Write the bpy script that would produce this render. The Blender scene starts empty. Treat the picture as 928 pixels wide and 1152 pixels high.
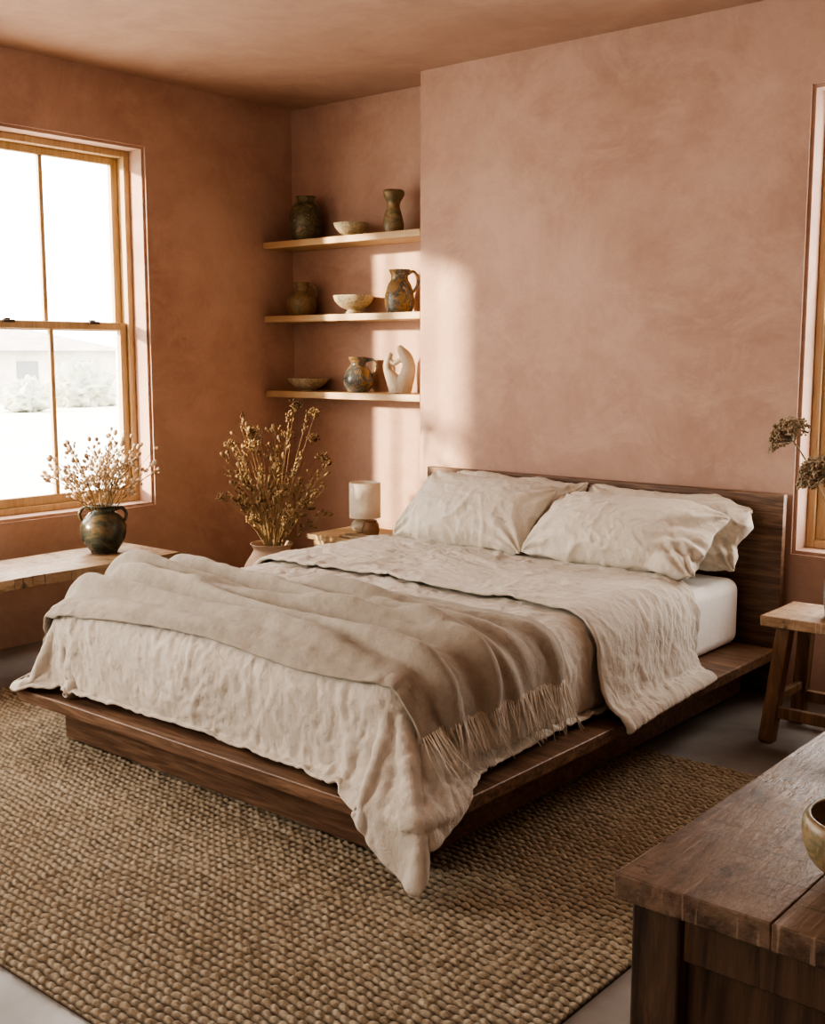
import bpy, bmesh, math, random, time
import numpy as np
from mathutils import Vector, Matrix, noise
random.seed(7); np.random.seed(7)
scene=bpy.context.scene
T0=time.time()
# ------------------------------------------------------------------ helpers
def link(o):
    scene.collection.objects.link(o); return o
def mesh_obj(name,verts,faces,mat=None,smooth=False):
    me=bpy.data.meshes.new(name); me.from_pydata([tuple(v) for v in verts],[],faces); me.update()
    if smooth: me.polygons.foreach_set('use_smooth',[True]*len(me.polygons))
    o=bpy.data.objects.new(name,me); link(o)
    if mat: me.materials.append(mat)
    return o
def top(o,label,cat,group=None):
    o["label"]=label; o["category"]=cat
    if group: o["group"]=group
    return o
def struct(o): o["kind"]="structure"; return o
def empty(name,loc):
    e=bpy.data.objects.new(name,None); e.location=loc; e.empty_display_size=.05; link(e); return e
def child(c,p,inv=None):
    c.parent=p; c.matrix_parent_inverse=Matrix.Translation(p.location).inverted() if p.type=='EMPTY' else Matrix.Identity(4)
    return c
class MB:
    def __init__(s): s.v=[]; s.f=[]
    def add(s,v,f):
        n=len(s.v); s.v+= [tuple(x) for x in v]; s.f+=[tuple(i+n for i in q) for q in f]
    def tube(s,pts,rad,seg=8,cap=True):
        pts=[Vector(p) for p in pts]; n=len(pts)
        if not hasattr(rad,'__len__'): rad=[rad]*n
        V=[];F=[]; last=None
        for i,p in enumerate(pts):
            t=(pts[min(i+1,n-1)]-pts[max(i-1,0)]).normalized()
            if last is None:
                a=Vector((1,0,0)) if abs(t.x)<.8 else Vector((0,1,0))
                x=t.cross(a).normalized()
            else: x=(last-t*last.dot(t)).normalized()
            last=x; y=t.cross(x)
            for k in range(seg):
                an=2*math.pi*k/seg
                V.append(p+(x*math.cos(an)+y*math.sin(an))*rad[i])
        for i in range(n-1):
            for k in range(seg):
                k2=(k+1)%seg
                F.append((i*seg+k,i*seg+k2,(i+1)*seg+k2,(i+1)*seg+k))
        if cap:
            F.append(tuple(range(seg-1,-1,-1))); F.append(tuple((n-1)*seg+k for k in range(seg)))
        s.add(V,F)
    def ball(s,c,r,ru=6,rv=4,axis=None,stretch=1):
        V=[];F=[]; c=Vector(c)
        R=Matrix.Identity(3)
        if axis is not None: R=Vector((0,0,1)).rotation_difference(Vector(axis)).to_matrix()
        V.append(c+R@Vector((0,0,r*stretch)))
        for j in range(1,rv):
            ph=math.pi*j/rv
            for k in range(ru):
                th=2*math.pi*k/ru
                V.append(c+R@Vector((r*math.sin(ph)*math.cos(th),r*math.sin(ph)*math.sin(th),r*stretch*math.cos(ph))))
        V.append(c+R@Vector((0,0,-r*stretch)))
        for k in range(ru): F.append((0,1+k,1+(k+1)%ru))
        for j in range(rv-2):
            for k in range(ru):
                a=1+j*ru+k;b=1+j*ru+(k+1)%ru
                F.append((a,a+ru,b+ru,b))
        e=len(V)-1
        for k in range(ru): F.append((e,1+(rv-2)*ru+(k+1)%ru,1+(rv-2)*ru+k))
        s.add(V,F)
    def lathe(s,prof,c=(0,0,0),seg=40,wob=0,squash=None):
        V=[];F=[];n=len(prof)
        for i,(r,z) in enumerate(prof):
            for k in range(seg):
                th=2*math.pi*k/seg
                rr=r*(1+wob*math.sin(3*th+z*30)+wob*.6*math.sin(2*th+1+z*17))
                x=rr*math.cos(th); y=rr*math.sin(th)
                V.append((c[0]+x,c[1]+y,c[2]+z))
        for i in range(n-1):
            for k in range(seg):
                k2=(k+1)%seg
                F.append((i*seg+k,i*seg+k2,(i+1)*seg+k2,(i+1)*seg+k))
        F.append(tuple(range(seg-1,-1,-1)))
        F.append(tuple((n-1)*seg+k for k in range(seg)))
        s.add(V,F)
    def box(s,a,b):
        x0,y0,z0=a;x1,y1,z1=b
        V=[(x0,y0,z0),(x1,y0,z0),(x1,y1,z0),(x0,y1,z0),(x0,y0,z1),(x1,y0,z1),(x1,y1,z1),(x0,y1,z1)]
        F=[(0,3,2,1),(4,5,6,7),(0,1,5,4),(1,2,6,5),(2,3,7,6),(3,0,4,7)]
        s.add(V,F)
    def beam(s,p,q,w,d,axis=(1,0,0)):
        p=Vector(p);q=Vector(q);t=(q-p).normalized();x=Vector(axis);x=(x-t*x.dot(t)).normalized();y=t.cross(x)
        V=[]
        for c in(p,q):
            for sx,sy in((-1,-1),(1,-1),(1,1),(-1,1)): V.append(c+x*sx*w/2+y*sy*d/2)
        s.add(V,[(0,3,2,1),(4,5,6,7),(0,1,5,4),(1,2,6,5),(2,3,7,6),(3,0,4,7)])
    def build(s,name,mat,smooth=True,bevel=0,sub=0,auto=False):
        o=mesh_obj(name,s.v,s.f,mat,smooth)
        bm=bmesh.new();bm.from_mesh(o.data);bmesh.ops.recalc_face_normals(bm,faces=bm.faces);bm.to_mesh(o.data);bm.free()
        if bevel:
            m=o.modifiers.new('b','BEVEL');m.width=bevel;m.segments=3;m.limit_method='ANGLE'
            if smooth: 
                w=o.modifiers.new('w','WEIGHTED_NORMAL')
        return o
def smoothprof(pts,n=5):
    out=[];P=[Vector((p[0],p[1])) for p in pts]
    for i in range(len(P)-1):
        p0=P[max(i-1,0)];p1=P[i];p2=P[i+1];p3=P[min(i+2,len(P)-1)]
        for k in range(n):
            t=k/n
            q=.5*((2*p1)+(p2-p0)*t+(2*p0-5*p1+4*p2-p3)*t*t+(3*p1-p0-3*p2+p3)*t**3)
            out.append((max(q.x,0.0008),q.y))
    out.append((max(P[-1].x,.0008),P[-1].y)); return out
# ------------------------------------------------------------------ materials
def newmat(name):
    m=bpy.data.materials.new(name);m.use_nodes=True;nt=m.node_tree
    return m,nt,nt.nodes['Principled BSDF']
def N(nt,t,**k):
    n=nt.nodes.new(t)
    for a,b in k.items(): setattr(n,a,b)
    return n
def coords(nt,scale=(1,1,1),kind='Object',rot=(0,0,0)):
    tc=N(nt,'ShaderNodeTexCoord');mp=N(nt,'ShaderNodeMapping')
    mp.inputs['Scale'].default_value=scale; mp.inputs['Rotation'].default_value=rot
    nt.links.new(tc.outputs[kind],mp.inputs[0]); return mp.outputs[0]
def noi(nt,vec,scale,detail=5,rough=.6,dist=0,typ=None):
    n=N(nt,'ShaderNodeTexNoise');n.inputs['Scale'].default_value=scale;n.inputs['Detail'].default_value=detail
    n.inputs['Roughness'].default_value=rough;n.inputs['Distortion'].default_value=dist
    if typ:
        try: n.noise_type=typ
        except Exception: pass
    nt.links.new(vec,n.inputs['Vector']);return n.outputs[0]
def ramp(nt,fac,stops):
    r=N(nt,'ShaderNodeValToRGB');e=r.color_ramp.elements
    e[0].position=stops[0][0];e[0].color=(*stops[0][1],1);e[1].position=stops[-1][0];e[1].color=(*stops[-1][1],1)
    for p,c in stops[1:-1]:
        x=e.new(p);x.color=(*c,1)
    nt.links.new(fac,r.inputs[0]);return r.outputs[0]
def mixc(nt,fac,a,b):
    m=N(nt,'ShaderNodeMix');m.data_type='RGBA'
    for idx,x in((0,fac),(6,a),(7,b)):
        if isinstance(x,(tuple,float)): m.inputs[idx].default_value=(*x,1) if isinstance(x,tuple) else x
        else: nt.links.new(x,m.inputs[idx])
    return m.outputs[2]
def bump(nt,h,strength,dist,normal=None):
    b=N(nt,'ShaderNodeBump');b.inputs['Strength'].default_value=strength;b.inputs['Distance'].default_value=dist
    nt.links.new(h,b.inputs['Height'])
    if normal: nt.links.new(normal,b.inputs['Normal'])
    return b.outputs[0]
def plaster(name,c1,c2,c3):
    m,nt,p=newmat(name);v=coords(nt)
    a=noi(nt,v,1.3,11,.74,.35)
    col=ramp(nt,a,[(.36,c1),(.5,c2),(.64,c3)])
    v2=coords(nt,(1,1,1.5),rot=(.3,.5,.4))
    f=ramp(nt,noi(nt,v2,2.9,10,.74,.8),[(.49,(0,0,0)),(.68,(.48,.48,.48))])
    col=mixc(nt,f,col,tuple(min(1,x*1.10+.012) for x in c3))
    nt.links.new(col,p.inputs['Base Color'])
    p.inputs['Roughness'].default_value=.85
    b1=bump(nt,noi(nt,v,4,7,.62,.6),.20,.02); b2=bump(nt,noi(nt,v,60,4,.6),.15,.002,b1)
    nt.links.new(b2,p.inputs['Normal']);return m
def wood(name,c1,c2,scale=(1,12,12),rough=.5,c3=None,bs=.15,sc=3,wear=None,rr=(.3,.65)):
    m,nt,p=newmat(name);v=coords(nt,scale)
    a=noi(nt,v,sc,7,.65,1.2)
    st=[(.3,c1),(.68,c2)]
    if c3: st=[(.28,c1),(.48,c3),(.7,c2)]
    col=ramp(nt,a,st);h=noi(nt,v,sc*3,6,.7)
    if wear:
        v2=coords(nt)
        f=ramp(nt,noi(nt,v2,7,8,.75,.5),[(.44,(0,0,0)),(.66,(.75,.75,.75))])
        col=mixc(nt,f,col,wear)
        v4=coords(nt,(60,3,3),rot=(0,0,.5));g=ramp(nt,noi(nt,v4,2.4,3,.5),[(.60,(0,0,0)),(.66,(.65,.65,.65))])
        col=mixc(nt,g,col,tuple(x*1.3 for x in wear))
        v5=coords(nt,(3,80,3),rot=(0,0,.9));g2=ramp(nt,noi(nt,v5,2.0,3,.5),[(.62,(0,0,0)),(.67,(.6,.6,.6))])
        col=mixc(nt,g2,col,(.03,.018,.011))
        f3=ramp(nt,noi(nt,v2,19,4,.6),[(.30,(.8,.8,.8)),(.40,(0,0,0))]);col=mixc(nt,f3,col,(.025,.014,.009))
        nt.links.new(ramp(nt,noi(nt,v2,9,5,.7),[(.3,(rr[0],)*3),(.7,(rr[1],)*3)]),p.inputs['Roughness'])
    else: p.inputs['Roughness'].default_value=rough
    nt.links.new(col,p.inputs['Base Color'])
    nt.links.new(bump(nt,h,bs,.004),p.inputs['Normal']);return m
def fabric(name,c1,c2,rough=.95,wr=.5,weave=420,wdist=.012,rid=0):
    m,nt,p=newmat(name);v=coords(nt)
    a=noi(nt,v,30,6,.7)
    nt.links.new(ramp(nt,a,[(.3,c1),(.7,c2)]),p.inputs['Base Color']);p.inputs['Roughness'].default_value=rough
    p.inputs['Sheen Weight'].default_value=.15;p.inputs['Sheen Roughness'].default_value=.5
    v3=coords(nt,(1,1.5,.8),rot=(0,0,-.4));b1=None
    if rid:
        b1=bump(nt,noi(nt,v3,10,4,.55,1.1,'RIDGED_MULTIFRACTAL'),rid,.011)
    b2=bump(nt,noi(nt,v3,36,6,.68,1.6),wr,wdist*.5,b1)
    b3=bump(nt,noi(nt,v,weave,2,.6),.35,.0015,b2)
    nt.links.new(b3,p.inputs['Normal']);return m
def ceramic(name,stops,rough=.3,scale=9,zs=1):
    m,nt,p=newmat(name);v=coords(nt,(1,1,zs))
    nt.links.new(ramp(nt,noi(nt,v,scale,6,.7,.9),stops),p.inputs['Base Color']);p.inputs['Roughness'].default_value=rough
    nt.links.new(bump(nt,noi(nt,v,scale*4,4,.6),.2,.003),p.inputs['Normal']);return m
def plain(name,c,rough=.8,c2=None,scale=40):
    m,nt,p=newmat(name);v=coords(nt)
    c2=c2 or tuple(x*.75 for x in c)
    nt.links.new(ramp(nt,noi(nt,v,scale,4),[(.35,c2),(.65,c)]),p.inputs['Base Color']);p.inputs['Roughness'].default_value=rough
    return m
M_wall=plaster('plaster_terracotta',(.45,.30,.238),(.525,.365,.292),(.59,.43,.35))
M_ceil=plaster('plaster_ceiling',(.44,.30,.235),(.49,.34,.268),(.54,.385,.305))
M_walnut=wood('walnut',(.08,.048,.031),(.32,.205,.135),(1,10,14),.42,(.175,.104,.067))
M_oak=wood('oak_honey',(.48,.34,.19),(.66,.50,.32),(14,14,1.2),.5)
M_shelf=wood('oak_shelf',(.50,.36,.21),(.64,.49,.31),(1,14,14),.55)
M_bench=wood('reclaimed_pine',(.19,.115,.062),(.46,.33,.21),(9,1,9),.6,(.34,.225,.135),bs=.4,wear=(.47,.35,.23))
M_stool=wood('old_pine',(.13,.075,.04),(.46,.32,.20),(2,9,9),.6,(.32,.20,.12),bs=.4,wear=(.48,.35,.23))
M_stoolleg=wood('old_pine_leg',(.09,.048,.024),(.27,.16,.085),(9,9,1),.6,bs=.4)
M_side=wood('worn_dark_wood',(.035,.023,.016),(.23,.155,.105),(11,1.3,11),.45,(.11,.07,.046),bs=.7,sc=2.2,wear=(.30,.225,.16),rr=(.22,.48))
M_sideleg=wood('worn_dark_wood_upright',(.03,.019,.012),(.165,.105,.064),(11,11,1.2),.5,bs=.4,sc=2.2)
M_duvet=fabric('linen_duvet',(.63,.585,.51),(.71,.665,.59),wr=.9,rid=.95)
M_pillow=fabric('linen_pillow',(.66,.615,.53),(.73,.685,.60),wr=.8,rid=.75)
M_sheet=fabric('sheet_white',(.80,.78,.75),(.84,.82,.79),wr=.35,rid=.15)
M_throw=fabric('wool_throw',(.37,.333,.277),(.48,.44,.375),wr=.9,weave=200,wdist=.008)
M_glaze1=ceramic('glaze_olive_dark',[(.32,(.04,.04,.028)),(.45,(.20,.17,.09)),(.53,(.07,.075,.055)),(.62,(.34,.26,.15)),(.72,(.09,.10,.085))],.28,13)
M_glaze5=ceramic('glaze_teal_brown',[(.30,(.025,.03,.028)),(.48,(.06,.068,.055)),(.58,(.15,.11,.06)),(.66,(.05,.055,.045)),(.78,(.22,.17,.10))],.25,9)
M_glaze2=ceramic('glaze_brown_green',[(.32,(.15,.09,.045)),(.48,(.31,.23,.13)),(.58,(.14,.14,.08)),(.7,(.38,.27,.15))],.4,16)
M_glaze3=ceramic('glaze_cream',[(.32,(.28,.23,.14)),(.46,(.58,.51,.38)),(.56,(.30,.27,.18)),(.66,(.58,.51,.38))],.4,26)
M_glaze4=ceramic('glaze_amber_blue',[(.32,(.03,.04,.05)),(.45,(.36,.24,.11)),(.55,(.07,.10,.12)),(.66,(.50,.37,.20))],.25,11,.8)
M_white=ceramic('bisque_white',[(.3,(.44,.38,.29)),(.7,(.58,.52,.42))],.6,14)
M_pot=ceramic('terracotta_pot',[(.3,(.42,.29,.21)),(.7,(.58,.44,.33))],.8,12)
M_stem=plain('dried_stem',(.34,.24,.12),.8)
M_budpale=plain('dried_bud_pale',(.80,.70,.55),.85,(.42,.27,.17),50)
M_grass=plain('dried_grass',(.44,.32,.17),.85,(.11,.06,.03),12)
M_umbel=plain('dried_umbel',(.50,.41,.29),.85,(.26,.20,.13),60)
M_shade,_nt,_p=newmat('lamp_shade_linen');_p.inputs['Roughness'].default_value=.9
_nt.links.new(bump(_nt,noi(_nt,coords(_nt,(1,1,3)),180,2),.3,.002),_p.inputs['Normal'])
_nt.links.new(ramp(_nt,noi(_nt,coords(_nt),90,3),[(.3,(.76,.70,.58)),(.7,(.84,.78,.66))]),_p.inputs['Base Color'])
M_floor,nt,p=newmat('concrete');v=coords(nt)
nt.links.new(ramp(nt,noi(nt,v,2.5,9,.6,.4),[(.3,(.17,.155,.14)),(.5,(.24,.225,.21)),(.72,(.33,.315,.30))]),p.inputs['Base Color'])
nt.links.new(ramp(nt,noi(nt,v,4,5),[(.3,(.3,.3,.3)),(.7,(.5,.5,.5))]),p.inputs['Roughness'])
nt.links.new(bump(nt,noi(nt,v,25,5),.1,.004),p.inputs['Normal'])
# jute: fibre colour varies, shade in the gaps between knots painted in by height
M_jute,nt,p=newmat('jute_weave');v=coords(nt,(1,1.6,1))
c1=ramp(nt,noi(nt,v,46,8,.85),[(.30,(.22,.165,.11)),(.42,(.46,.375,.27)),(.55,(.65,.565,.43)),(.70,(.88,.81,.68))])
c0=ramp(nt,noi(nt,v,2.2,6,.7),[(.35,(.84,.80,.75)),(.65,(1,1,1))])
mm_=N(nt,'ShaderNodeMix');mm_.data_type='RGBA';mm_.blend_type='MULTIPLY';mm_.inputs[0].default_value=1;nt.links.new(c1,mm_.inputs[6]);nt.links.new(c0,mm_.inputs[7])
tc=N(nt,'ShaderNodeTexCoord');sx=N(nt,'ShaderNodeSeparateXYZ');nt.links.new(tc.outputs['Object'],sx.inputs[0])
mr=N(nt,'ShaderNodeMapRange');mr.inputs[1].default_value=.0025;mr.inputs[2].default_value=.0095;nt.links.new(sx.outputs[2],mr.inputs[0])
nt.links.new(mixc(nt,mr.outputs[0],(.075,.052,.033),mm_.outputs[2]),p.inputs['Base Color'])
p.inputs['Roughness'].default_value=.95
vv=coords(nt,(1,5,1),rot=(0,0,.6))
nt.links.new(bump(nt,noi(nt,vv,130,3,.7),1.0,.007),p.inputs['Normal'])
M_glass=bpy.data.materials.new('window_glass');M_glass.use_nodes=True;nt=M_glass.node_tree;nt.nodes.clear()
o_=N(nt,'ShaderNodeOutputMaterial');tr=N(nt,'ShaderNodeBsdfTransparent');gl=N(nt,'ShaderNodeBsdfGlossy');gl.inputs['Roughness'].default_value=.02
mx=N(nt,'ShaderNodeMixShader');mx.inputs[0].default_value=.04
nt.links.new(tr.outputs[0],mx.inputs[1]);nt.links.new(gl.outputs[0],mx.inputs[2]);nt.links.new(mx.outputs[0],o_.inputs[0])

def bbox_obj(name,a,b,mat,bevel=.004,smooth=True,seg=3):
    mb=MB();mb.box(a,b);o=mb.build(name,mat,smooth=smooth and bevel>0)
    if bevel:
        bm=bmesh.new();bm.from_mesh(o.data);bmesh.ops.bevel(bm,geom=bm.edges[:],offset=bevel,segments=seg,affect='EDGES',profile=.5)
        bm.to_mesh(o.data);bm.free()
        if smooth:
            o.data.polygons.foreach_set('use_smooth',[True]*len(o.data.polygons));o.modifiers.new('w','WEIGHTED_NORMAL')
    return o
# ------------------------------------------------------------------ bed dims
BX0,BX1,BY0,BY1=-3.54,-1.73,2.08,4.33
MX0,MX1,MY0,MY1=-3.43,-1.88,2.20,4.29
PZ=.20; MZ=.47
def simulate(obj,cols,frames,st,qual=6,dist=.008):
    for c in cols:
        c.modifiers.new('Collision','COLLISION');c.collision.thickness_outer=.006;c.collision.thickness_inner=.05;c.collision.cloth_friction=30
    m=obj.modifiers.new('Cloth','CLOTH');s=m.settings
    s.quality=qual;s.mass=st.get('mass',.3);s.air_damping=st.get('air',2)
    s.tension_stiffness=st.get('t',15);s.compression_stiffness=st.get('t',15);s.shear_stiffness=st.get('sh',5);s.bending_stiffness=st.get('b',.5)
    s.shrink_min=st.get('shrink',0);s.shrink_max=0
    cs=m.collision_settings;cs.use_collision=bool(cols);cs.collision_quality=3;cs.distance_min=dist;cs.friction=30
    m.point_cache.frame_start=1;m.point_cache.frame_end=frames+1
    for f in range(1,frames+1): scene.frame_set(f)
    dg=bpy.context.evaluated_depsgraph_get()
    me=bpy.data.meshes.new_from_object(obj.evaluated_get(dg))
    obj.modifiers.clear();obj.data=me
    for c in cols:
        for mm in list(c.modifiers):
            if mm.type=='COLLISION': c.modifiers.remove(mm)
    scene.frame_set(1)
    print('sim',obj.name,'t=',round(time.time()-T0,1))
def grid(nx,ny,fn):
    V=[fn(i/nx,j/ny) for j in range(ny+1) for i in range(nx+1)]
    F=[(j*(nx+1)+i,j*(nx+1)+i+1,(j+1)*(nx+1)+i+1,(j+1)*(nx+1)+i) for j in range(ny) for i in range(nx)]
    return V,F
def apply_sub(o,l=1):
    s=o.modifiers.new('s','SUBSURF');s.levels=l;s.render_levels=l
    dg=bpy.context.evaluated_depsgraph_get();me=bpy.data.meshes.new_from_object(o.evaluated_get(dg))
    o.modifiers.clear();o.data=me
def nz(x,y,z,s): return noise.noise(Vector((x*s,y*s,z*s)))
px1=bbox_obj('proxy_m',(MX0-.02,MY0-.025,PZ),(MX1+.02,MY1,MZ+.022),None,.085,seg=4)
px2=bbox_obj('proxy_p',(BX0,BY0,.16),(BX1,BY1,PZ),None,.006)
px3=bbox_obj('proxy_f',(-5,0,-.2),(0,5,.02),None,0)
for q in(px1,px2,px3): q.modifiers.clear()
# duvet
dx0,dx1,dy0,dy1=MX0-.245,MX1+.285,MY0-.262,3.77
dx_=dx1-dx0;dy_=dy1-dy0
def fdu(u,v):
    x=dx0+dx_*u;y=dy0+(dy_-.10*max(0,(u-.72)/.28))*v
    c=max(0,1-math.hypot((1-u)*dx_,v*dy_)/.42)
    c2=max(0,1-math.hypot(u*dx_,v*dy_)/.5)
    x+=.028*c+.05*c2;y-=.028*c-.05*c2
    y-=.02*math.sin(u*9)*(1-v)**4
    return (x,y,.60+.03*nz(x,y,0,3)+.014*nz(x,y,3,7))
V,F=grid(136,116,fdu)
duvet=mesh_obj('duvet',V,F,M_duvet,True)
try: simulate(duvet,[px1,px2,px3],56,dict(mass=.3,t=15,sh=5,b=.5,shrink=-.05,air=2),qual=6,dist=.012)
except Exception as e: print('SIM FAIL',e)
def ffo(u,v):
    k=.10*max(0,(u-.72)/.28)
    x=MX0-.22+(MX1-MX0+.535)*u;y0=3.14-.05*max(0,(u-.6)/.4);y=y0+(3.80-k-y0)*v
    return (x,y+.03*nz(x,0,0,3)-.04*max(0,u-.8),.65+.04*nz(x,y,7,4))
V,F=grid(124,42,ffo)
fold=mesh_obj('turned_back_edge',V,F,M_duvet,True)
try: simulate(fold,[duvet,px1,px2,px3],44,dict(mass=.3,t=15,sh=5,b=.4,shrink=-.07,air=2),qual=6,dist=.020)
except Exception as e: print('SIM FAIL',e)
# throw
TN,TM=116,84
def fth(u,v):
    x=-3.73+(2.00)*u
    yc=2.50+.02*math.sin(u*4); w=.66+.02*u
    y=yc+(v-.5)*w+.05*nz(x,v*2,1,1.5)+ (u-.5)*.08
    return (x,y,.68+.012*nz(x,y,2,5))
V,F=grid(TN,TM,fth)
throw=mesh_obj('throw_blanket',V,F,M_throw,True)
try: simulate(throw,[duvet,px2],38,dict(mass=.4,t=18,sh=8,b=1.0,shrink=-.02,air=3),qual=5,dist=.018)
except Exception as e: print('SIM FAIL',e)
for q in(px1,px2,px3): bpy.data.objects.remove(q)
# bunched folds of the throw: crests run along its length, meandering
me=throw.data
def vid(i,j): return j*(TN+1)+i
nv=len(me.vertices);nor=np.zeros(nv*3);me.vertices.foreach_get('normal',nor);nor=nor.reshape(-1,3)
if nor[:,2].sum()<0: nor=-nor
cov=np.zeros(nv*3);me.vertices.foreach_get('co',cov);cov=cov.reshape(-1,3)
crests=[(.16,.14,.030,.062,-.2,.9),(.34,.36,.034,.070,-.2,1.1),(.52,.12,.028,.054,-.1,1.0),(.68,.42,.032,.072,-.1,1.1),(.82,.16,.030,.060,-.2,1.0),(.94,-.04,.028,.036,.3,1.1),(.46,-.38,.024,.050,.3,1.1),(.76,-.34,.024,.044,.4,1.1),(.07,.05,.03,.026,.2,.9),(.60,-.2,.026,.050,-.2,.5)]
hh=np.zeros(nv)
for j in range(TM+1):
    for i in range(TN+1):
        u=i/TN;v=j/TM;h=0
        for k,(v0,sl,wd,am,ua,ub) in enumerate(crests):
            vc=v0-sl*(u-.5)+.06*noise.noise(Vector((u*3.2,k*3.1,0)))+.012*noise.noise(Vector((u*11,k*3.1,2)))
            env=min(1,max(0,(u-ua)/.15))*min(1,max(0,(ub-u)/.15))*(.78+.75*noise.noise(Vector((u*2.4,k*7.7,5))))
            d=(v-vc)/wd
            if d>0: d*=.62
            h+=am*max(env,0)*math.exp(-d*d)
        h*=1-.5*min(1,max(0,(u-.82)/.18))
        hh[vid(i,j)]=h+.005*noise.noise(Vector((u*30,v*14,3)))+.003*noise.noise(Vector((u*60,v*30,9)))
cov+=nor*hh[:,None]
me.vertices.foreach_set('co',cov.ravel());me.update()
# fringe
fr=MB()
for i_end,i_in,L in((TN,TN-3,.135),(0,3,.08)):
    for j2 in range(112):
        j=j2/111*TM;j0=int(j);j1=min(j0+1,TM);t=j-j0
        p=me.vertices[vid(i_end,j0)].co.lerp(me.vertices[vid(i_end,j1)].co,t)
        q=me.vertices[vid(i_in,j0)].co.lerp(me.vertices[vid(i_in,j1)].co,t)
        sg=1 if i_end else -1
        d=(p-q).normalized();d=(d+Vector((random.uniform(.10,.27)*sg,random.uniform(-.32,.22),-.02))).normalized()
        l=L*random.uniform(.75,1.2)
        up=Vector((.010*sg,0,.011))
        pts=[p-d*.012+up,p+d*l*.35+up*1.4+Vector((0,random.uniform(-.006,.006),0)),p+d*l*.7+up*1.9+Vector((0,random.uniform(-.010,.010),-.002)),p+d*l+up*2.3+Vector((0,random.uniform(-.014,.014),-.006))]
        for q_ in pts:
            if BX0<q_.x<BX1: q_.z=max(q_.z,PZ+.02)
        fr.tube(pts,[.0023,.0020,.0017,.0009],5)
# ---- crease displacement
def ridg(p):
    n=1-3.6*abs(noise.noise(p)); return n*n if n>0 else 0
def crease(o,amp,s=10,za=.7,big=.010):
    apply_sub(o,1)
    bm=bmesh.new();bm.from_mesh(o.data);bm.normal_update()
    mz=sum(f.normal.z*f.calc_area() for f in bm.faces)
    if mz<0: bmesh.ops.reverse_faces(bm,faces=bm.faces)
    bm.normal_update()
    new=[]
    for v in bm.verts:
        p=v.co;q=Vector((p.x,p.y,p.z*za))
        q=q+noise.noise_vector(q*2.2)*.12
        m=max(.12,.5+1.2*noise.noise(p*2.3+Vector((4,0,0))));m2=max(.12,.5+1.2*noise.noise(p*2.9+Vector((14,0,5))))
        h=amp*m*ridg(q*s)+amp*.85*m2*ridg(q*s*1.7+Vector((9,3,1)))+amp*.55*m*ridg(q*s*2.9)+amp*.4*ridg(q*s*4.3+Vector((2,2,2)))
        h+=big*noise.noise(q*3.2+Vector((0,7,0)))+big*.25*noise.noise(q*7.5)
        if p.z<.19: h*=.35
        new.append(p+v.normal*h)
    for v,n_ in zip(bm.verts,new): v.co=n_
    bm.to_mesh(o.data);bm.free()
    o.data.polygons.foreach_set('use_smooth',[True]*len(o.data.polygons))
def finish(o,th):
    s=o.modifiers.new('s','SOLIDIFY');s.thickness=th;s.offset=1
    s=o.modifiers.new('u','SUBSURF');s.levels=1;s.render_levels=1
crease(duvet,.0092,8,big=.015);finish(duvet,.010)
crease(fold,.0090,8,big=.014);finish(fold,.014)
crease(throw,.0012,14,big=.003);finish(throw,.009)
print('crease',round(time.time()-T0,1))
fringe=fr.build('fringe',plain('wool_fringe',(.80,.74,.65),.95,(.66,.60,.52)))
fringe['kind']='stuff';child(fringe,throw)
child(fold,duvet)
top(duvet,"rumpled oatmeal linen duvet with turned back edge, over the bed",'duvet')
top(throw,"taupe wool throw blanket with fringe across the foot of the bed",'blanket')
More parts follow.
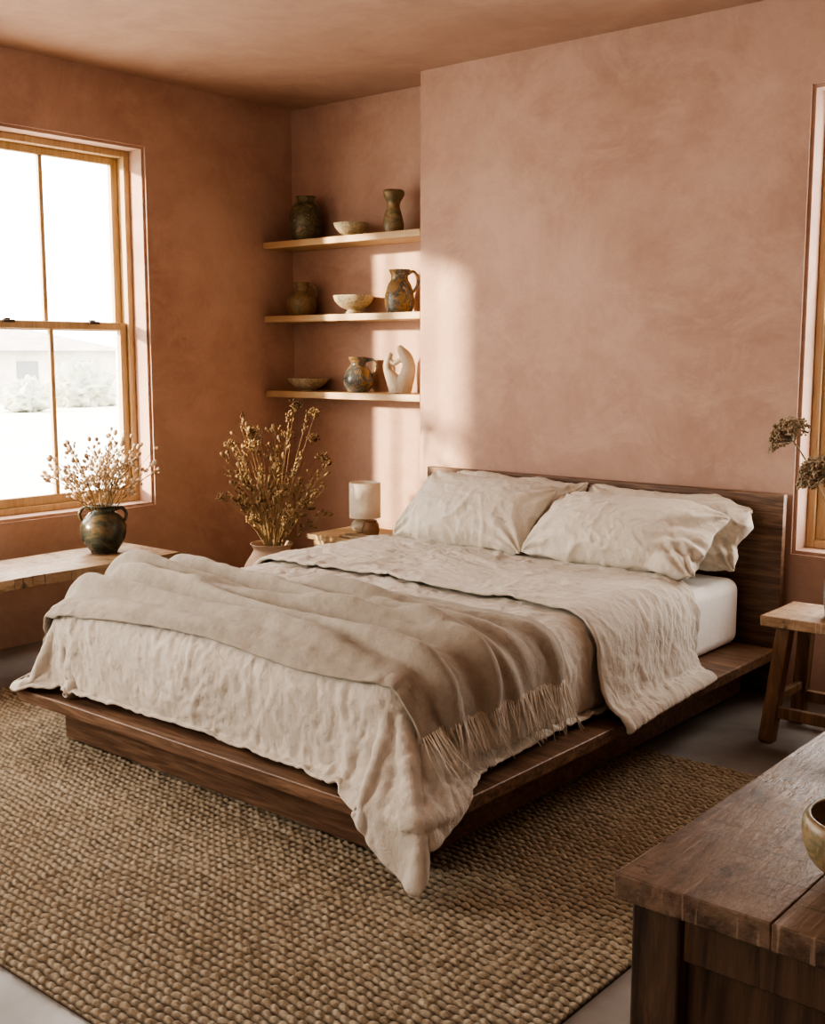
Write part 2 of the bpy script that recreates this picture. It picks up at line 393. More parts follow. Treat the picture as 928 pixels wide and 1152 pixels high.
# ------------------------------------------------------------------ pillows
def make_pillow(seed,bottom,tilt,yaw,W,H,T,loose=0,nx=100,ny=68):
    V=[];F=[];idx={};P=[]
    for side in(0,1):
        for j in range(ny+1):
            for i in range(nx+1):
                edge=i in(0,nx) or j in(0,ny)
                if side==1 and edge: idx[(1,i,j)]=idx[(0,i,j)];continue
                a=2*i/nx-1;b=2*j/ny-1
                a=math.sin(a*math.pi/2)*.55+a*.45;b=math.sin(b*math.pi/2)*.55+b*.45
                r=((1-abs(a)**2.5)*(1-abs(b)**2.5))
                z=(T/2)*(max(r,0)**.52)*(1 if side==0 else -1)
                x=a*W/2*(1-.04*(1-b*b)-.03*abs(b)**6*abs(a)**6);y=b*H/2*(1-.06*(1-a*a)-.05*abs(a)**8*abs(b)**6)
                if edge: x*=1.018;y*=1.026
                idx[(side,i,j)]=len(V);V.append([x,y,z])
    for j in range(ny):
        for i in range(nx):
            F.append([idx[(0,i,j)],idx[(0,i+1,j)],idx[(0,i+1,j+1)],idx[(0,i,j+1)]])
            F.append([idx[(1,i,j)],idx[(1,i,j+1)],idx[(1,i+1,j+1)],idx[(1,i+1,j)]])
    o=mesh_obj('pillow',V,F,M_pillow,True)
    me=o.data;nn=np.zeros(len(V)*3);me.vertices.foreach_get('normal',nn);nn=nn.reshape(-1,3)
    c=np.array(V)
    for i in range(len(c)):
        x,y,z=c[i];u=x/W;v=y/H
        p=Vector((x,y,z*.7+seed*3));q=p+noise.noise_vector(p*3.5)*.10
        dc=min(math.hypot(x-sx_*W/2,y-sy_*H/2) for sx_ in(-1,1) for sy_ in(-1,1))
        sx_=1 if x>0 else -1;sy_=1 if y>0 else -1
        an=math.atan2(abs(y-sy_*H/2),abs(x-sx_*W/2))
        fan=math.exp(-(dc/.19)**2)*min(1,dc/.04)*math.sin(an*14+seed+sx_*2+sy_+4*noise.noise(p*6))
        m=max(.15,.5+1.2*noise.noise(p*4))
        h=.008*fan+.0075*m*ridg(q*6)+.0060*m*ridg(q*11+Vector((3,3,3)))+.0030*ridg(q*20)+.0015*ridg(q*38)+.018*noise.noise(p*3.2)+.003*noise.noise(p*9)
        if loose and u>.22:
            h+=loose*(min((u-.22)/.12,1))*noise.noise(Vector((x*3,y*17+2*noise.noise(p*3),seed)))*1.8
        c[i]+=nn[i]*h
        c[i,1]+=.022*noise.noise(Vector((x*5,seed,0)))*(1 if y>0 else .3)
    t=(c[:,1]/H+.5)
    c[:,2]*=(1.15-.3*t)
    c[:,2]-=.035*(t**2)
    if loose: c[:,1]-=np.maximum(0,c[:,0]/W-.28)*.22*(t)
    R=np.array(Matrix.Rotation(yaw,3,'Z')@Matrix.Rotation(tilt,3,'X'))
    w=(c+np.array([0,H/2,T*.40]))@R.T+np.array(bottom)
    w[:,2]=np.where(w[:,2]<MZ+.04,MZ+.028+.012*np.exp((w[:,2]-MZ-.04)*30),w[:,2]);w[:,1]=np.minimum(w[:,1],BY1-.010)
    me.vertices.foreach_set('co',w.ravel());me.update()
    s=o.modifiers.new('s','SUBSURF');s.levels=1;s.render_levels=1
    return o
P=[(1,(-2.94,4.14,.50),66,-.02,.74,.335,.12,0),(2,(-2.20,4.13,.50),62,.0,.76,.325,.12,.016),
   (3,(-2.95,3.84,.495),46,-.03,.71,.39,.21,0),(4,(-2.21,3.80,.495),37,-.03,.77,.40,.21,.020)]
lab=["beige linen pillow propped upright against the walnut headboard","beige linen pillow leaning on the headboard with drooping loose end",
     "plump beige linen pillow leaning on the pillow behind it","wrinkled beige linen pillow slumped over the pillow behind it"]
for k,(sd,bt,ti,yw,W,h,T,lo) in enumerate(P):
    top(make_pillow(sd,bt,math.radians(ti),yw,W,h,T,lo),lab[k],'pillow','linen pillows on the bed')
# ------------------------------------------------------------------ bed
bed=empty('platform_bed',((BX0+BX1)/2,(BY0+BY1)/2,0))
top(bed,"low dark walnut platform bed with flat headboard",'bed')
pl=bbox_obj('platform',(BX0,BY0,.158),(BX1,BY1-.03,PZ),M_walnut,.005)
base=bbox_obj('base',(BX0+.11,BY0+.11,.020),(BX1-.11,BY1-.1,.158),M_walnut,.004)
hb=bbox_obj('headboard',(-3.54,BY1,.02),(-1.74,BY1+.035,.81),M_walnut,.004)
for q in(pl,base,hb): child(q,bed)
mat_=bbox_obj('mattress',(MX0,MY0,PZ),(MX1,MY1,MZ),M_sheet,.05,seg=6)
top(mat_,"white mattress with fitted sheet on the walnut platform",'mattress')
# ------------------------------------------------------------------ room
WX=-4.78;NY=4.41;AY=4.64;CZ=2.70;EX=1.3;SY=-2.3
def wall_hole(name,us,vs,thick,mapf,mat,bev=.014):
    bm=bmesh.new();g={}
    for w in(0,1):
        for i,u in enumerate(us):
            for j,v in enumerate(vs): g[(i,j,w)]=bm.verts.new(mapf(u,v,w*thick))
    nu,nv=len(us)-1,len(vs)-1
    for i in range(nu):
        for j in range(nv):
            if (i,j)==(1,1): continue
            for w in(0,1): bm.faces.new([g[(i,j,w)],g[(i+1,j,w)],g[(i+1,j+1,w)],g[(i,j+1,w)]])
    def side(a,b): bm.faces.new([g[(*a,0)],g[(*b,0)],g[(*b,1)],g[(*a,1)]])
    for i in range(nu): side((i,0),(i+1,0));side((i,nv),(i+1,nv))
    for j in range(nv): side((0,j),(0,j+1));side((nu,j),(nu,j+1))
    side((1,1),(2,1));side((1,2),(2,2));side((1,1),(1,2));side((2,1),(2,2))
    bmesh.ops.recalc_face_normals(bm,faces=bm.faces)
    hv={g[(i,j,0)] for i in(1,2) for j in(1,2)}
    ed=[e for e in bm.edges if e.verts[0] in hv and e.verts[1] in hv]
    r=bmesh.ops.bevel(bm,geom=ed,offset=bev,segments=8,affect='EDGES')
    me=bpy.data.meshes.new(name);bm.to_mesh(me);bm.free();me.materials.append(mat)
    o=bpy.data.objects.new(name,me);link(o);return struct(o)
W1=(1.74,3.62,.60,2.36)
wall_hole('wall_west',[SY-.2,W1[0],W1[1],AY+.2],[-.1,W1[2],W1[3],CZ+.1],.26,lambda u,v,w:(WX-w,u,v),M_wall)
W2=(-1.72,-.72,.58,2.35)
wall_hole('wall_north',[-3.65,W2[0],W2[1],EX+.2],[-.1,W2[2],W2[3],CZ+.1],.26,lambda u,v,w:(u,NY+w,v),M_wall)
struct(bbox_obj('wall_alcove',(WX-.26,AY,-.1),(-3.62,AY+.15,CZ+.1),M_wall,0))
struct(bbox_obj('wall_east',(EX,SY-.2,-.1),(EX+.2,NY+.3,CZ+.1),M_wall,0))
struct(bbox_obj('wall_south',(WX-.26,SY-.2,-.1),(EX+.2,SY,CZ+.1),M_wall,0))
struct(bbox_obj('ceiling',(WX-.26,SY-.2,CZ),(EX+.2,AY+.2,CZ+.12),M_ceil,0))
struct(bbox_obj('floor',(WX-.26,SY-.2,-.12),(EX+.2,AY+.2,0),M_floor,0))
M_metal=plain('dark_metal',(.08,.06,.045),.4)
def sash_window(name,u0,u1,z0,z1,mapf,mat):
    def bx(ua,ub,wa,wb,za,zb,b):
        a=mapf(ua,wa,za);c=mapf(ub,wb,zb)
        b.box(tuple(min(a[k],c[k]) for k in range(3)),tuple(max(a[k],c[k]) for k in range(3)))
    fw=.032;mb=MB()
    bx(u0,u0+fw,0,.11,z0,z1,mb);bx(u1-fw,u1,0,.11,z0,z1,mb);bx(u0+fw,u1-fw,0,.11,z1-fw,z1,mb);bx(u0+fw,u1-fw,0,.11,z0,z0+fw,mb)
    o=mb.build(name,mat,smooth=False,bevel=.003);struct(o)
    zm=(z0+z1)/2+.01; sw=.04
    a,b=u0+fw,u1-fw
    for wa,za,zb in((.055,zm-.02,z1-fw),(.018,z0+fw,zm+.022)):
        wb=wa+.03;sb_=MB();gl=MB()
        bx(a,a+sw,wa,wb,za,zb,sb_);bx(b-sw,b,wa,wb,za,zb,sb_)
        bx(a+sw,b-sw,wa,wb,zb-.036,zb,sb_);bx(a+sw,b-sw,wa,wb,za,za+.045,sb_)
        um=(a+b)/2;bx(um-.011,um+.011,wa+.004,wb-.004,za+.045,zb-.036,sb_)
        bx(a+sw,b-sw,wa+.013,wa+.016,za+.045,zb-.036,gl)
        s=sb_.build('sash',mat,smooth=False,bevel=.003);s.parent=o
        g=gl.build('glass',M_glass,smooth=False);g.parent=s
    for uc in(a+sw+.16,b-sw-.16):
        lk=MB()
        bx(uc-.03,uc+.03,.0,.018,zm+.012,zm+.026,lk);bx(uc-.012,uc+.016,.018,.04,zm+.022,zm+.034,lk)
        l=lk.build('latch',M_metal,smooth=False,bevel=.003);l.parent=o
    return o
mW=lambda u,w,z:(WX-.115-w,u,z)
sash_window('window_1',2.69,3.62,W1[2],W1[3],mW,M_oak)
sash_window('window_3',1.74,2.67,W1[2],W1[3],mW,M_oak)
struct(bbox_obj('trim_1',(WX-.25,2.67,W1[2]),(WX-.11,2.69,W1[3]),M_oak,0))
sash_window('window_2',W2[0],W2[1],W2[2],W2[3],lambda u,w,z:(u,NY+.115+w,z),M_oak)
# ------------------------------------------------------------------ rug
rx0,rx1,ry0,ry1=-4.18,-1.16,1.24,3.42
nx,ny=900,680
X,Y=np.meshgrid(np.linspace(rx0,rx1,nx),np.linspace(ry0,ry1,ny))
wx=X+.0035*np.sin(Y*9+1)+.003*np.sin(X*23+Y*31)+.0025*np.sin(Y*70+X*11)
wy=Y+.005*np.sin(X*4.2)+.003*np.sin(X*13+2)+.0022*np.sin(X*47+Y*9)+.0014*np.sin(X*113+Y*61)
pxk,pyk=.0275,.0245
row=np.floor(wy/pyk);fy=wy/pyk-row
rs=np.abs(np.sin(row*91.7)*4751.1)%1
ph=wx/pxk+.35*(fy-.5)
kx=np.abs(np.sin(np.pi*ph));ky=np.abs(np.sin(np.pi*fy))
cell=np.floor(ph)
jit=np.abs(np.sin(row*12.9898+cell*78.233)*43758.5453)%1
jit2=np.abs(np.sin(row*39.3+cell*11.13)*24634.63)%1
H=.0012+.0160*(ky**(.55+.45*jit2))*(.46+.54*kx**(.35+.9*jit))*(.60+.40*jit2)*(.86+.14*rs)
H[0,:]=H[-1,:]=0;H[:,0]=H[:,-1]=0
co=np.stack([X,Y,H+.0005],-1).reshape(-1,3)
me=bpy.data.meshes.new('jute_rug')
me.vertices.add(nx*ny);me.vertices.foreach_set('co',co.ravel())
I=(np.arange(ny-1)[:,None]*nx+np.arange(nx-1)[None,:]).ravel()
Q=np.stack([I,I+1,I+1+nx,I+nx],-1)
me.loops.add(Q.size);me.loops.foreach_set('vertex_index',Q.ravel().astype(np.int32))
me.polygons.add(len(Q));me.polygons.foreach_set('loop_start',np.arange(0,Q.size,4,dtype=np.int32))
me.update(calc_edges=True);me.validate()
me.polygons.foreach_set('use_smooth',[True]*len(me.polygons))
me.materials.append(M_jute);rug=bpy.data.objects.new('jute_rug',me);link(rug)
top(rug,"large chunky woven natural jute rug under the bed",'rug')
# ------------------------------------------------------------------ shelves
for k,z in enumerate((1.965,1.565,1.155)):
    s=bbox_obj('wall_shelf',(WX+.002,NY+.0,z-.036),(-3.652,AY-.001,z),M_shelf,.004)
    top(s,"pale oak floating shelf holding pottery in the alcove",'shelf','oak shelves in the alcove')
# ------------------------------------------------------------------ ceramics
def pot(name,prof,loc,mat,label,cat,wob=.01,seg=40,sm=5,group=None):
    mb=MB();mb.lathe(smoothprof(prof,sm),loc,seg,wob)
    o=mb.build(name,mat);top(o,label,cat,group);return o
def closed(outer,th=.006):
    zb=outer[0][1]+th*1.3
    inner=[(max(r-th,.002),max(z,zb)) for r,z in outer[::-1] if z>zb or r>.01]
    return [(0.001,outer[0][1])]+outer+inner+[(0.001,zb)]
SYm=4.515
G='pottery on the alcove shelves'
pot('ceramic_jar',closed([(.055,0),(.078,.02),(.092,.08),(.092,.13),(.074,.185),(.050,.205),(.048,.222),(.056,.235)]),(-4.545,SYm,1.966),M_glaze1,"dark mottled olive glazed jar on the top shelf",'jar',group=G)
pot('ceramic_bowl',closed([(.034,0),(.036,.008),(.06,.02),(.083,.045),(.092,.068)],.005),(-4.20,SYm-.01,1.966),M_glaze3,"small speckled ceramic bowl on the top shelf",'bowl',group=G)
pot('ceramic_vase',closed([(.044,0),(.048,.01),(.052,.05),(.044,.10),(.034,.13),(.036,.155),(.052,.185),(.054,.205),(.048,.214)],.005),(-3.915,SYm,1.966),M_glaze2,"tall brown stoneware vase with pinched waist on top shelf",'vase',wob=.05,group=G)
j=pot('ceramic_jug',closed([(.05,0),(.07,.015),(.082,.055),(.078,.09),(.056,.12),(.038,.132),(.036,.155),(.042,.178)]),(-4.585,SYm,1.566),M_glaze2,"round brown stoneware jug on the middle shelf",'jug',group=G)
def handle(parent,c,pts,r,mat,ang=0):
    mb=MB();P2=smoothprof([(p[0]+5,p[1]) for p in pts],5)
    ca,sa=math.cos(ang),math.sin(ang)
    mb.tube([(c[0]+(a-5)*ca,c[1]+(a-5)*sa,c[2]+b) for a,b in P2],[r*(1.15 if i<4 else 1) for i in range(len(P2))],8)
    h=mb.build('handle',mat);h.parent=parent;return h
handle(j,(-4.585,SYm,1.566),[(.036,.15),(.062,.158),(.08,.13),(.072,.095)],.007,M_glaze2,.7)
pot('footed_bowl',closed([(.042,0),(.038,.016),(.034,.022),(.07,.038),(.098,.066),(.109,.094)],.005),(-4.195,SYm,1.566),M_glaze3,"wide cream footed bowl on the middle shelf",'bowl',group=G)
j=pot('ceramic_pitcher',closed([(.055,0),(.066,.01),(.076,.05),(.074,.09),(.060,.14),(.046,.165),(.045,.19),(.056,.214)]),(-3.875,SYm,1.566),M_glaze4,"tall amber and blue glazed pitcher with loop handle",'pitcher',group=G)
handle(j,(-3.875,SYm,1.566),[(.046,.195),(.075,.205),(.098,.175),(.095,.13),(.068,.10)],.008,M_glaze4,.35)
pot('shallow_bowl',closed([(.04,0),(.042,.006),(.075,.022),(.105,.048),(.118,.066)],.005),(-4.54,SYm,1.156),M_glaze3,"shallow cream ceramic bowl on the bottom shelf",'bowl',group=G)
j=pot('ceramic_pitcher',closed([(.048,0),(.06,.01),(.080,.05),(.078,.085),(.058,.125),(.045,.142),(.045,.16),(.054,.183)]),(-4.165,SYm,1.156),M_glaze4,"squat amber glazed pitcher with handle on the bottom shelf",'pitcher',group=G)
handle(j,(-4.165,SYm,1.156),[(.046,.165),(.075,.172),(.098,.15),(.096,.11),(.07,.085)],.0075,M_glaze4,.4)
sc=MB();cx,cy,cz=-3.875,SYm,1.157
def sp(a): return [(cx+(x-5)*.9,cy+(x-5)*.4,cz+z) for x,z in smoothprof([(p[0]+5,p[1]) for p in a],4)]
def rr(a,n): return [float(np.interp(t,np.linspace(0,1,len(a)),a)) for t in np.linspace(0,1,n)]
A=sp([(.0,.0),(-.01,.03),(-.04,.075),(-.064,.115),(-.068,.15),(-.058,.185),(-.046,.205)]);sc.tube(A,rr([.05,.053,.036,.023,.020,.019,.012],len(A)),16)
A=sp([(.005,.0),(.02,.04),(.042,.09),(.050,.14),(.036,.185),(.012,.215),(-.004,.242)]);sc.tube(A,rr([.05,.050,.040,.034,.030,.024,.010],len(A)),16)
A=sp([(-.055,.168),(-.03,.152),(-.01,.162),(.03,.185)]);sc.tube(A,rr([.013,.013,.013,.016],len(A)),12)
so=sc.build('ceramic_sculpture',M_white)
r_=so.modifiers.new('r','REMESH');r_.mode='VOXEL';r_.voxel_size=.003;r_.use_smooth_shade=True
s_=so.modifiers.new('s','SMOOTH');s_.iterations=5
top(so,"abstract off-white ceramic sculpture with intertwined lobes on bottom shelf",'sculpture',G)
# ------------------------------------------------------------------ bench + jug
bn=empty('bench',(-4.4,2.5,0));top(bn,"rustic reclaimed wood bench beneath the window",'bench')
def plank(name,x0,x1,y0,y1,z0,z1,mat,n=26,along='y',amp=.006,seed=0,bev=.005):
    mb=MB();mb.box((x0,y0,z0),(x1,y1,z1));o=mb.build(name,mat,smooth=False)
    bm=bmesh.new();bm.from_mesh(o.data)
    bmesh.ops.subdivide_edges(bm,edges=bm.edges[:],cuts=n,use_grid_fill=True)
    for v in bm.verts:
        p=v.co
        e=min(abs(p.x-x0),abs(p.x-x1)) if along=='y' else min(abs(p.y-y0),abs(p.y-y1))
        q=noise.noise(Vector((p.x*4+seed,p.y*4,0)))
        v.co.z+=amp*.5*q
        if e<1e-4:
            if along=='y': v.co.x+=amp*noise.noise(Vector((seed,p.y*6,p.z*20)))
            else: v.co.y+=amp*noise.noise(Vector((p.x*6,seed,p.z*20)))
    bm.to_mesh(o.data);bm.free()
    m=o.modifiers.new('b','BEVEL');m.width=bev;m.segments=3;m.limit_method='ANGLE'
    o.data.polygons.foreach_set('use_smooth',[True]*len(o.data.polygons));o.modifiers.new('w','WEIGHTED_NORMAL')
    return o
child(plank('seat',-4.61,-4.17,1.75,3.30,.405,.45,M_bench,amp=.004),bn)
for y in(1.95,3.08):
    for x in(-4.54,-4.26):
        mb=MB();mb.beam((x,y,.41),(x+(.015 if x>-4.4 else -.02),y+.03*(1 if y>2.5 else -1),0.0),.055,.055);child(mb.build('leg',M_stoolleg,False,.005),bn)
    mb=MB();mb.box((-4.56,y-.035,.365),(-4.22,y+.035,.408));child(mb.build('rail',M_bench,False,.004),bn)
jl=(-4.43,3.07,.4525)
j=pot('stoneware_jug',closed([(.055,0),(.062,.008),(.092,.05),(.104,.10),(.098,.14),(.072,.175),(.052,.19),(.050,.205),(.062,.215)]),jl,M_glaze5,"squat dark glazed two-handled jug on the rustic bench",'jug')
handle(j,jl,[(.052,.20),(.085,.205),(.105,.18),(.098,.145)],.008,M_glaze5,.8)
handle(j,jl,[(.052,.20),(.085,.205),(.105,.18),(.098,.145)],.008,M_glaze5,.8+math.pi)
# ------------------------------------------------------------------ dried plants
def bouquet(name,base,n,hmin,hmax,spread,mstem,mhead,label,kind,seed,lean=(0,0)):
    rnd=random.Random(seed);st=MB();hd=MB();base=Vector(base)
    for k in range(n):
        a=rnd.uniform(0,2*math.pi);s=spread*math.sqrt(rnd.uniform(.02,1));h=rnd.uniform(hmin,hmax)*(1-.25*(s/spread)**2)
        tip=base+Vector((math.cos(a)*s+lean[0],math.sin(a)*s+lean[1],h))
        b0=base+Vector((math.cos(a)*.015,math.sin(a)*.015,-.08))
        mid=b0.lerp(tip,.5)+Vector((-math.cos(a)*s*.15,-math.sin(a)*s*.15,.03))
        pts=[]
        for i in range(8):
            t=i/7;pts.append((1-t)**2*b0+2*t*(1-t)*mid+t*t*tip+Vector((rnd.uniform(-1,1),rnd.uniform(-1,1),0))*.003)
        st.tube(pts,[.0021*(1-.6*i/7) for i in range(8)],5)
        d=(pts[-1]-pts[-2]).normalized()
        if kind=='bud':
            r=rnd.uniform(.006,.011);hd.ball(tip+d*r,r,7,5,d,1.4)
            for m_ in range(rnd.randint(6,11)):
                t=rnd.uniform(.40,.97);i=int(t*7);q=pts[i]
                dd=(d+Vector((rnd.uniform(-1,1),rnd.uniform(-1,1),rnd.uniform(-.2,.6)))*.8).normalized()
                e=q+dd*rnd.uniform(.03,.07);st.tube([q,e],[.001,.0008],4);hd.ball(e,rnd.uniform(.004,.0095),6,4,dd,rnd.uniform(1,2))
        elif kind=='grass':
            ty=rnd.random()
            if ty<.45:
                L=rnd.uniform(.07,.2)
                for m_ in range(int(L/.0042)):
                    t=m_*.0042
                    w=.013*math.sin(math.pi*min(1,(t+.01)/L))+.002
                    q=tip-d*(t)+Vector((rnd.uniform(-w,w),rnd.uniform(-w,w),rnd.uniform(-w,w)))
                    hd.ball(q,rnd.uniform(.0025,.005),5,3,(d+Vector((rnd.uniform(-1,1),rnd.uniform(-1,1),rnd.uniform(-1,1)))*.6),rnd.uniform(1.4,3))
            elif ty<.78:
                for m_ in range(11):
                    t=rnd.uniform(.4,1);q=pts[int(t*7)]
                    dd=(d+Vector((rnd.uniform(-1,1),rnd.uniform(-1,1),rnd.uniform(-.3,.6)))).normalized()
                    e=q+dd*rnd.uniform(.03,.08);st.tube([q,e],[.0011,.0007],4)
                    hd.ball(e,rnd.uniform(.005,.011),6,4,dd,rnd.uniform(1,1.8))
                    if rnd.random()<.5: hd.ball(e-dd*.015,rnd.uniform(.004,.007),5,3,dd,1.6)
            else:
                for m_ in range(46):
                    dd=(d*.9+Vector((rnd.uniform(-1,1),rnd.uniform(-1,1),rnd.uniform(-.4,1)))).normalized()
                    e=tip+dd*rnd.uniform(.02,.055);hd.ball(e,.005,5,3,dd,1.3)
                    if m_%3==0: st.tube([tip-d*.01,e],[.001,.0007],4)
    o=st.build(name,mstem);h=hd.build('seed_heads',mhead);h['kind']='stuff';h.parent=o
    top(o,label,'dried flowers');return o
bouquet('dried_flower_bouquet',(jl[0],jl[1],jl[2]+.21),54,.18,.39,.26,M_stem,M_budpale,"airy dried flower stems with small seed heads in the jug",'bud',3)
pl_=(-4.09,3.80,0)
pot('floor_vase',closed([(.09,0),(.10,.01),(.13,.10),(.145,.22),(.135,.32),(.10,.385),(.09,.41),(.105,.435)],.008),pl_,M_pot,"large round pale terracotta floor vase beside the bed",'vase')
bouquet('dried_grass_bouquet',(pl_[0]+.02,pl_[1],.435),66,.14,.70,.33,M_stem,M_grass,"full bunch of dried golden grasses and seed pods in floor vase",'grass',21,lean=(.03,.0))
ns=empty('nightstand',(-3.83,4.2,0));top(ns,"small pale wood nightstand beside the bed",'nightstand')
child(plank('top',-4.07,-3.60,4.02,4.395,.435,.46,M_shelf,n=8,amp=.002),ns)
child(bbox_obj('body',(-4.04,4.04,.12),(-3.63,4.38,.435),M_shelf,.003),ns)
for x in(-4.02,-3.65):
    for y in(4.06,4.36):
        mb=MB();mb.box((x-.015,y-.015,0),(x+.015,y+.015,.12));child(mb.build('leg',M_shelf,False,.002),ns)
lp=(-3.89,4.26,.462)
lamp=empty('table_lamp',lp);top(lamp,"small lamp with cream drum shade on the nightstand",'lamp')
mb=MB();mb.lathe(smoothprof(closed([(.05,0),(.068,.012),(.072,.032),(.055,.056),(.02,.066),(.012,.09)],.004),4),lp,32);child(mb.build('base',M_white),lamp)
mb=MB();mb.lathe([(.080,.072),(.080,.25),(.077,.25),(.077,.072)],lp,40)
mb.f=[f for f in mb.f if len(f)==4];sh=mb.build('lamp_shade',M_shade);child(sh,lamp)
mb=MB();mb.tube([(lp[0],lp[1],lp[2]+.08),(lp[0],lp[1],lp[2]+.16)],.01,10)
mb.tube([(lp[0]-.077,lp[1],lp[2]+.12),(lp[0]+.077,lp[1],lp[2]+.12)],.002,6);mb.tube([(lp[0],lp[1]-.077,lp[2]+.12),(lp[0],lp[1]+.077,lp[2]+.12)],.002,6)
child(mb.build('socket',plain('brass',(.3,.2,.08),.4)),lamp)
cp=(-3.77,4.17,.462)
pot('bud_vase',closed([(.03,0),(.04,.01),(.043,.035),(.034,.06),(.028,.068),(.031,.076)],.004),cp,plain('clay_brown',(.32,.19,.11),.6),"tiny brown clay bud vase beside the lamp",'vase')
tr_=bbox_obj('book',(-3.86,4.04,.462),(-3.66,4.12,.474),plain('paper_cover',(.45,.38,.29),.8),.003)
top(tr_,"closed beige book lying on the nightstand",'book')
# ------------------------------------------------------------------ stool
st=empty('wooden_stool',(-1.37,3.92,0));top(st,"weathered rustic wooden stool with splayed legs beside the bed",'stool')
child(plank('seat',-1.585,-1.12,3.78,4.08,.412,.45,M_stool,n=10,along='x',amp=.008,seed=4),st)
for sx,x in((-1,-1.51),(1,-1.19)):
    for sy,y in((-1,3.83),(1,4.03)):
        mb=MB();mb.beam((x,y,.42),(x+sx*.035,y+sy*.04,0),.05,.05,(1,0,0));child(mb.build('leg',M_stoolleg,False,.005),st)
for y in(3.80,4.06):
    mb=MB();mb.box((-1.53,y-.014,.09),(-1.17,y+.014,.13));child(mb.build('stretcher',M_stoolleg,False,.003),st)
mb=MB();mb.box((-1.54,3.82,.14),(-1.515,4.05,.17));child(mb.build('stretcher',M_stoolleg,False,.003),st)
vp=(-1.355,3.93,.456)
pot('grey_vase',closed([(.05,0),(.058,.01),(.064,.08),(.056,.14),(.036,.18),(.03,.205),(.036,.225)],.004),vp,ceramic('glaze_grey',[(.3,(.16,.15,.14)),(.7,(.28,.26,.24))],.3),"slender grey vase standing on the rustic stool",'vase')
st_=MB();hd=MB();rnd=random.Random(5)
tips=[(Vector((-1.53,3.87,1.055)),.078),(Vector((-1.415,3.84,.93)),.075),(Vector((-1.30,3.9,1.10)),.06),(Vector((-1.22,3.98,1.0)),.06)]
b0=Vector(vp)+Vector((0,0,.17))
for tp,r in tips:
    mid=b0.lerp(tp,.5)+Vector((.03,0,.06))
    pts=[(1-t)**2*b0+2*t*(1-t)*mid+t*t*tp for t in[i/10 for i in range(11)]]
    st_.tube(pts,[.0028]*11,6)
    d=(pts[-1]-pts[-2]).normalized()
    for k in range(150):
        dd=(d*1.0+Vector((rnd.gauss(0,1),rnd.gauss(0,1),rnd.gauss(0,1)))*.7).normalized()
        if dd.dot(d)<.05: continue
        e=tp+dd*r*rnd.uniform(.8,1);st_.tube([tp,e],[.0011,.0008],4)
        for q in range(9): hd.ball(e+Vector((rnd.uniform(-1,1),rnd.uniform(-1,1),rnd.uniform(-1,1)))*.011,rnd.uniform(.003,.0055),5,3)
o=st_.build('dried_umbel_stems',M_umbel);h=hd.build('flower_heads',M_umbel);h['kind']='stuff';h.parent=o
top(o,"dried umbel flower stems with rounded brown heads in grey vase",'dried flowers')
# ------------------------------------------------------------------ sideboard
TX0,TX1,TY0,TY1,TZ=-.636,-.06,1.125,2.45,.75
sb=empty('wooden_sideboard',((TX0+TX1)/2,(TY0+TY1)/2,0));top(sb,"worn dark wooden sideboard with plank top and panelled side",'sideboard')
tp=[];xs=[TX0,-.445,-.25,TX1]
for k in range(3):
    tp.append(plank('x',xs[k]+(.0 if k==0 else .0003),xs[k+1]-.0003,TY0,TY1,TZ-.032,TZ,M_side,n=14,amp=.0024 if k==0 else .0010,seed=k*3.3))
mbj=MB()
for pk in tp:
    mbj.add([v.co for v in pk.data.vertices],[tuple(p.vertices) for p in pk.data.polygons]);bpy.data.objects.remove(pk)
t_=mbj.build('tabletop',M_side,False);m=t_.modifiers.new('b','BEVEL');m.width=.0045;m.segments=4;m.limit_method='ANGLE';m.angle_limit=math.radians(50)
t_.data.polygons.foreach_set('use_smooth',[True]*len(t_.data.polygons));t_.modifiers.new('w','WEIGHTED_NORMAL')
child(t_,sb)
ix0,ix1,iy0,iy1=TX0+.016,TX1-.016,TY0+.016,TY1-.016;LW=.062;z1=TZ-.034
for x in(ix0,ix1-LW):
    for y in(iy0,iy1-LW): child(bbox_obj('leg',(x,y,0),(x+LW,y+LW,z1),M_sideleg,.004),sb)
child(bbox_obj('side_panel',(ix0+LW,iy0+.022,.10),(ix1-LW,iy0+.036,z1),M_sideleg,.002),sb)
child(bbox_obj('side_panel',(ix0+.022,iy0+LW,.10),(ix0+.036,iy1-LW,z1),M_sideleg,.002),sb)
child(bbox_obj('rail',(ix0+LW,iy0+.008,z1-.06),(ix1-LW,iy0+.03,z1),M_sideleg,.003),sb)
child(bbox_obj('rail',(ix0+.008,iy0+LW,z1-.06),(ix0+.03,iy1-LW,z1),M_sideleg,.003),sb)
child(bbox_obj('bottom_shelf',(ix0+.02,iy0+.02,.09),(ix1-.02,iy1-.02,.11),M_side,.002),sb)
pot('ceramic_bowl',closed([(.038,0),(.040,.006),(.062,.020),(.073,.044),(.074,.064),(.070,.074)],.006),(-.400,1.290,TZ+.002),M_glaze2,"small olive-brown ceramic bowl on the worn sideboard",'bowl')
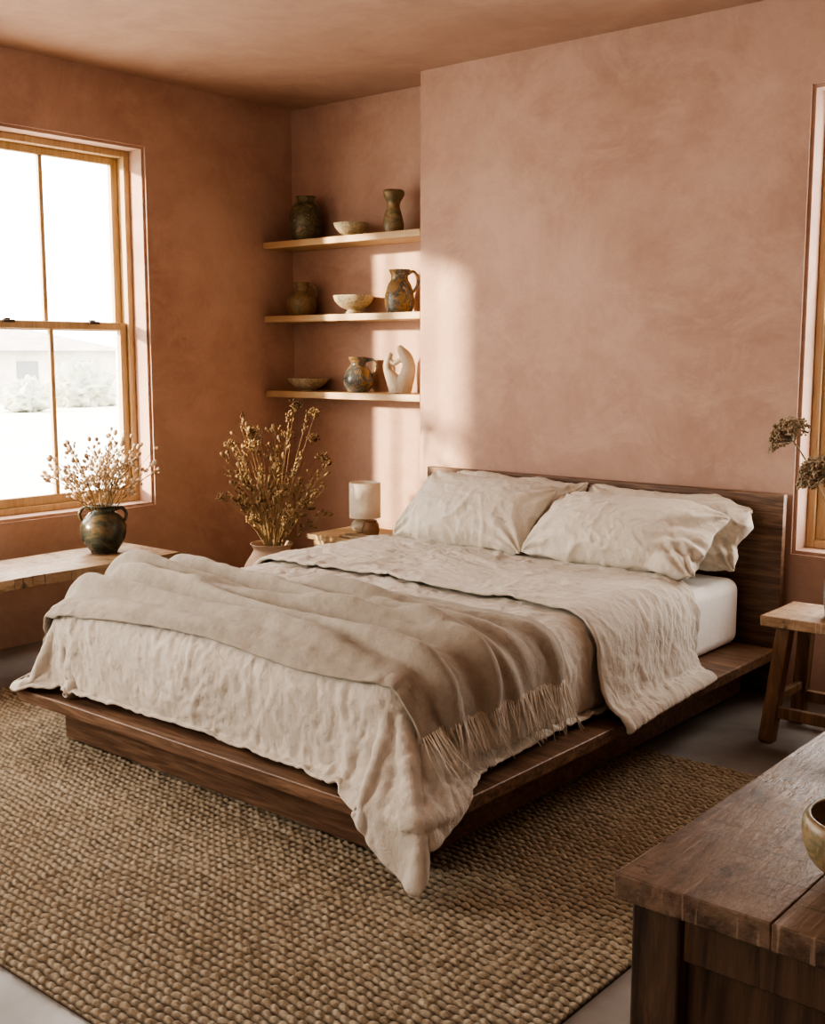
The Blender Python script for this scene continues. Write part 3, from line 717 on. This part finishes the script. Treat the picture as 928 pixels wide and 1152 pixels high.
# ------------------------------------------------------------------ exterior
ext=bbox_obj('outdoor_ground',(-140,-60,-.9),(-5.3,120,-.6),plain('dry_grass',(.68,.66,.60),.9,(.52,.51,.45),.3),0)
top(ext,"pale dry grassy ground outside the window",'ground')
hx,ya,yb=-44,17,31.5
hs=empty('house',(hx-3,25,-.6));top(hs,"low pale stucco house with hipped roof across the yard",'house')
mb=MB();mb.box((hx-6,ya,-.6),(hx,yb,1.6));child(mb.build('walls',plain('stucco',(.62,.58,.53),.9,None,1),False),hs)
mb=MB();mb.add([(hx-6.5,ya-.5,1.55),(hx+.5,ya-.5,1.55),(hx+.5,yb+.5,1.55),(hx-6.5,yb+.5,1.55),(hx-3,ya+3,2.6),(hx-3,yb-3,2.6)],[(0,3,2,1),(0,1,4),(1,2,5,4),(2,3,5),(3,0,4,5)])
child(mb.build('roof',plain('roof_tile',(.44,.40,.37),.9,None,2),False),hs)
for yy in(19,21.8,24.5,27.0,29.6):
    mb=MB();mb.box((hx-.02,yy-.5,-.1),(hx+.04,yy+.5,1.1));child(mb.build('window',plain('dark_pane',(.24,.25,.26),.3),False),hs)
for k,(bx_,by_,s) in enumerate(((-38,25.6,1.2),(-36,22.0,.8))):
    mb=MB();rnd=random.Random(k)
    mb.ball((0,0,0),1,48,32);o=mb.build('shrub',plain('shrub_green',(.46,.47,.40),.95,(.32,.34,.27),3))
    for v in o.data.vertices:
        p=v.co.copy();f=1+.45*noise.noise(p*1.8+Vector((k*5,0,0)))+.3*noise.noise(p*5)+.3*noise.noise(p*11)
        v.co=Vector((bx_+p.x*f*s*.9,by_+p.y*f*s*.9,-.6+max(0,(p.z*f+.7)*s*.8)))
    top(o,"pale green desert shrub in the yard",'shrub','shrubs outside')
# ------------------------------------------------------------------ lights
w=bpy.data.worlds.new('World');scene.world=w;w.use_nodes=True
bg=w.node_tree.nodes['Background'];bg.inputs[0].default_value=(1,.955,.89,1);bg.inputs[1].default_value=9.0
def aim(o,d): o.rotation_euler=Vector(d).to_track_quat('-Z','Y').to_euler()
def area(name,loc,d,sx,sy,power,col,portal=False):
    l=bpy.data.lights.new(name,'AREA');l.shape='RECTANGLE';l.size=sx;l.size_y=sy;l.energy=power;l.color=col
    o=bpy.data.objects.new(name,l);o.location=loc;link(o);aim(o,d)
    if portal: l.cycles.is_portal=True
    return o
a=area('portal_1',(WX-.27,(W1[0]+W1[1])/2,(W1[2]+W1[3])/2),(1,0,0),W1[1]-W1[0],W1[3]-W1[2],1,(1,1,1),True)
a.rotation_euler=(math.radians(90),0,math.radians(-90))
a=area('portal_2',((W2[0]+W2[1])/2,NY+.27,(W2[2]+W2[3])/2),(0,-1,0),W2[1]-W2[0],W2[3]-W2[2],1,(1,1,1),True)
area('west_fill',(WX+.05,.3,1.5),(1,0,0),1.6,1.6,95,(1,.94,.84))  # added fill lamp for the bed, on solid wall with no window
area('south_fill',(-1.8,SY+.05,1.6),(0,1,0),1.8,1.5,23,(1,.94,.85))  # added soft room fill behind the camera, wall has no opening here
sl=bpy.data.lights.new('sun','SUN');sl.energy=11;sl.angle=math.radians(2.8);sl.color=(1,.80,.56)
so_=bpy.data.objects.new('sun',sl);link(so_);aim(so_,(.62,1.0,-.22))
scene.view_settings.look='AgX - High Contrast'
# ------------------------------------------------------------------ camera
cam=bpy.data.cameras.new('camera');cam.sensor_fit='HORIZONTAL';cam.sensor_width=36;cam.lens=36*1287/928;cam.clip_start=.05;cam.clip_end=500
co_=bpy.data.objects.new('camera',cam);link(co_);co_.location=(0,0,1.35);co_.rotation_euler=(math.radians(90-7.8),0,math.radians(40))
scene.camera=co_
print('done',round(time.time()-T0,1))
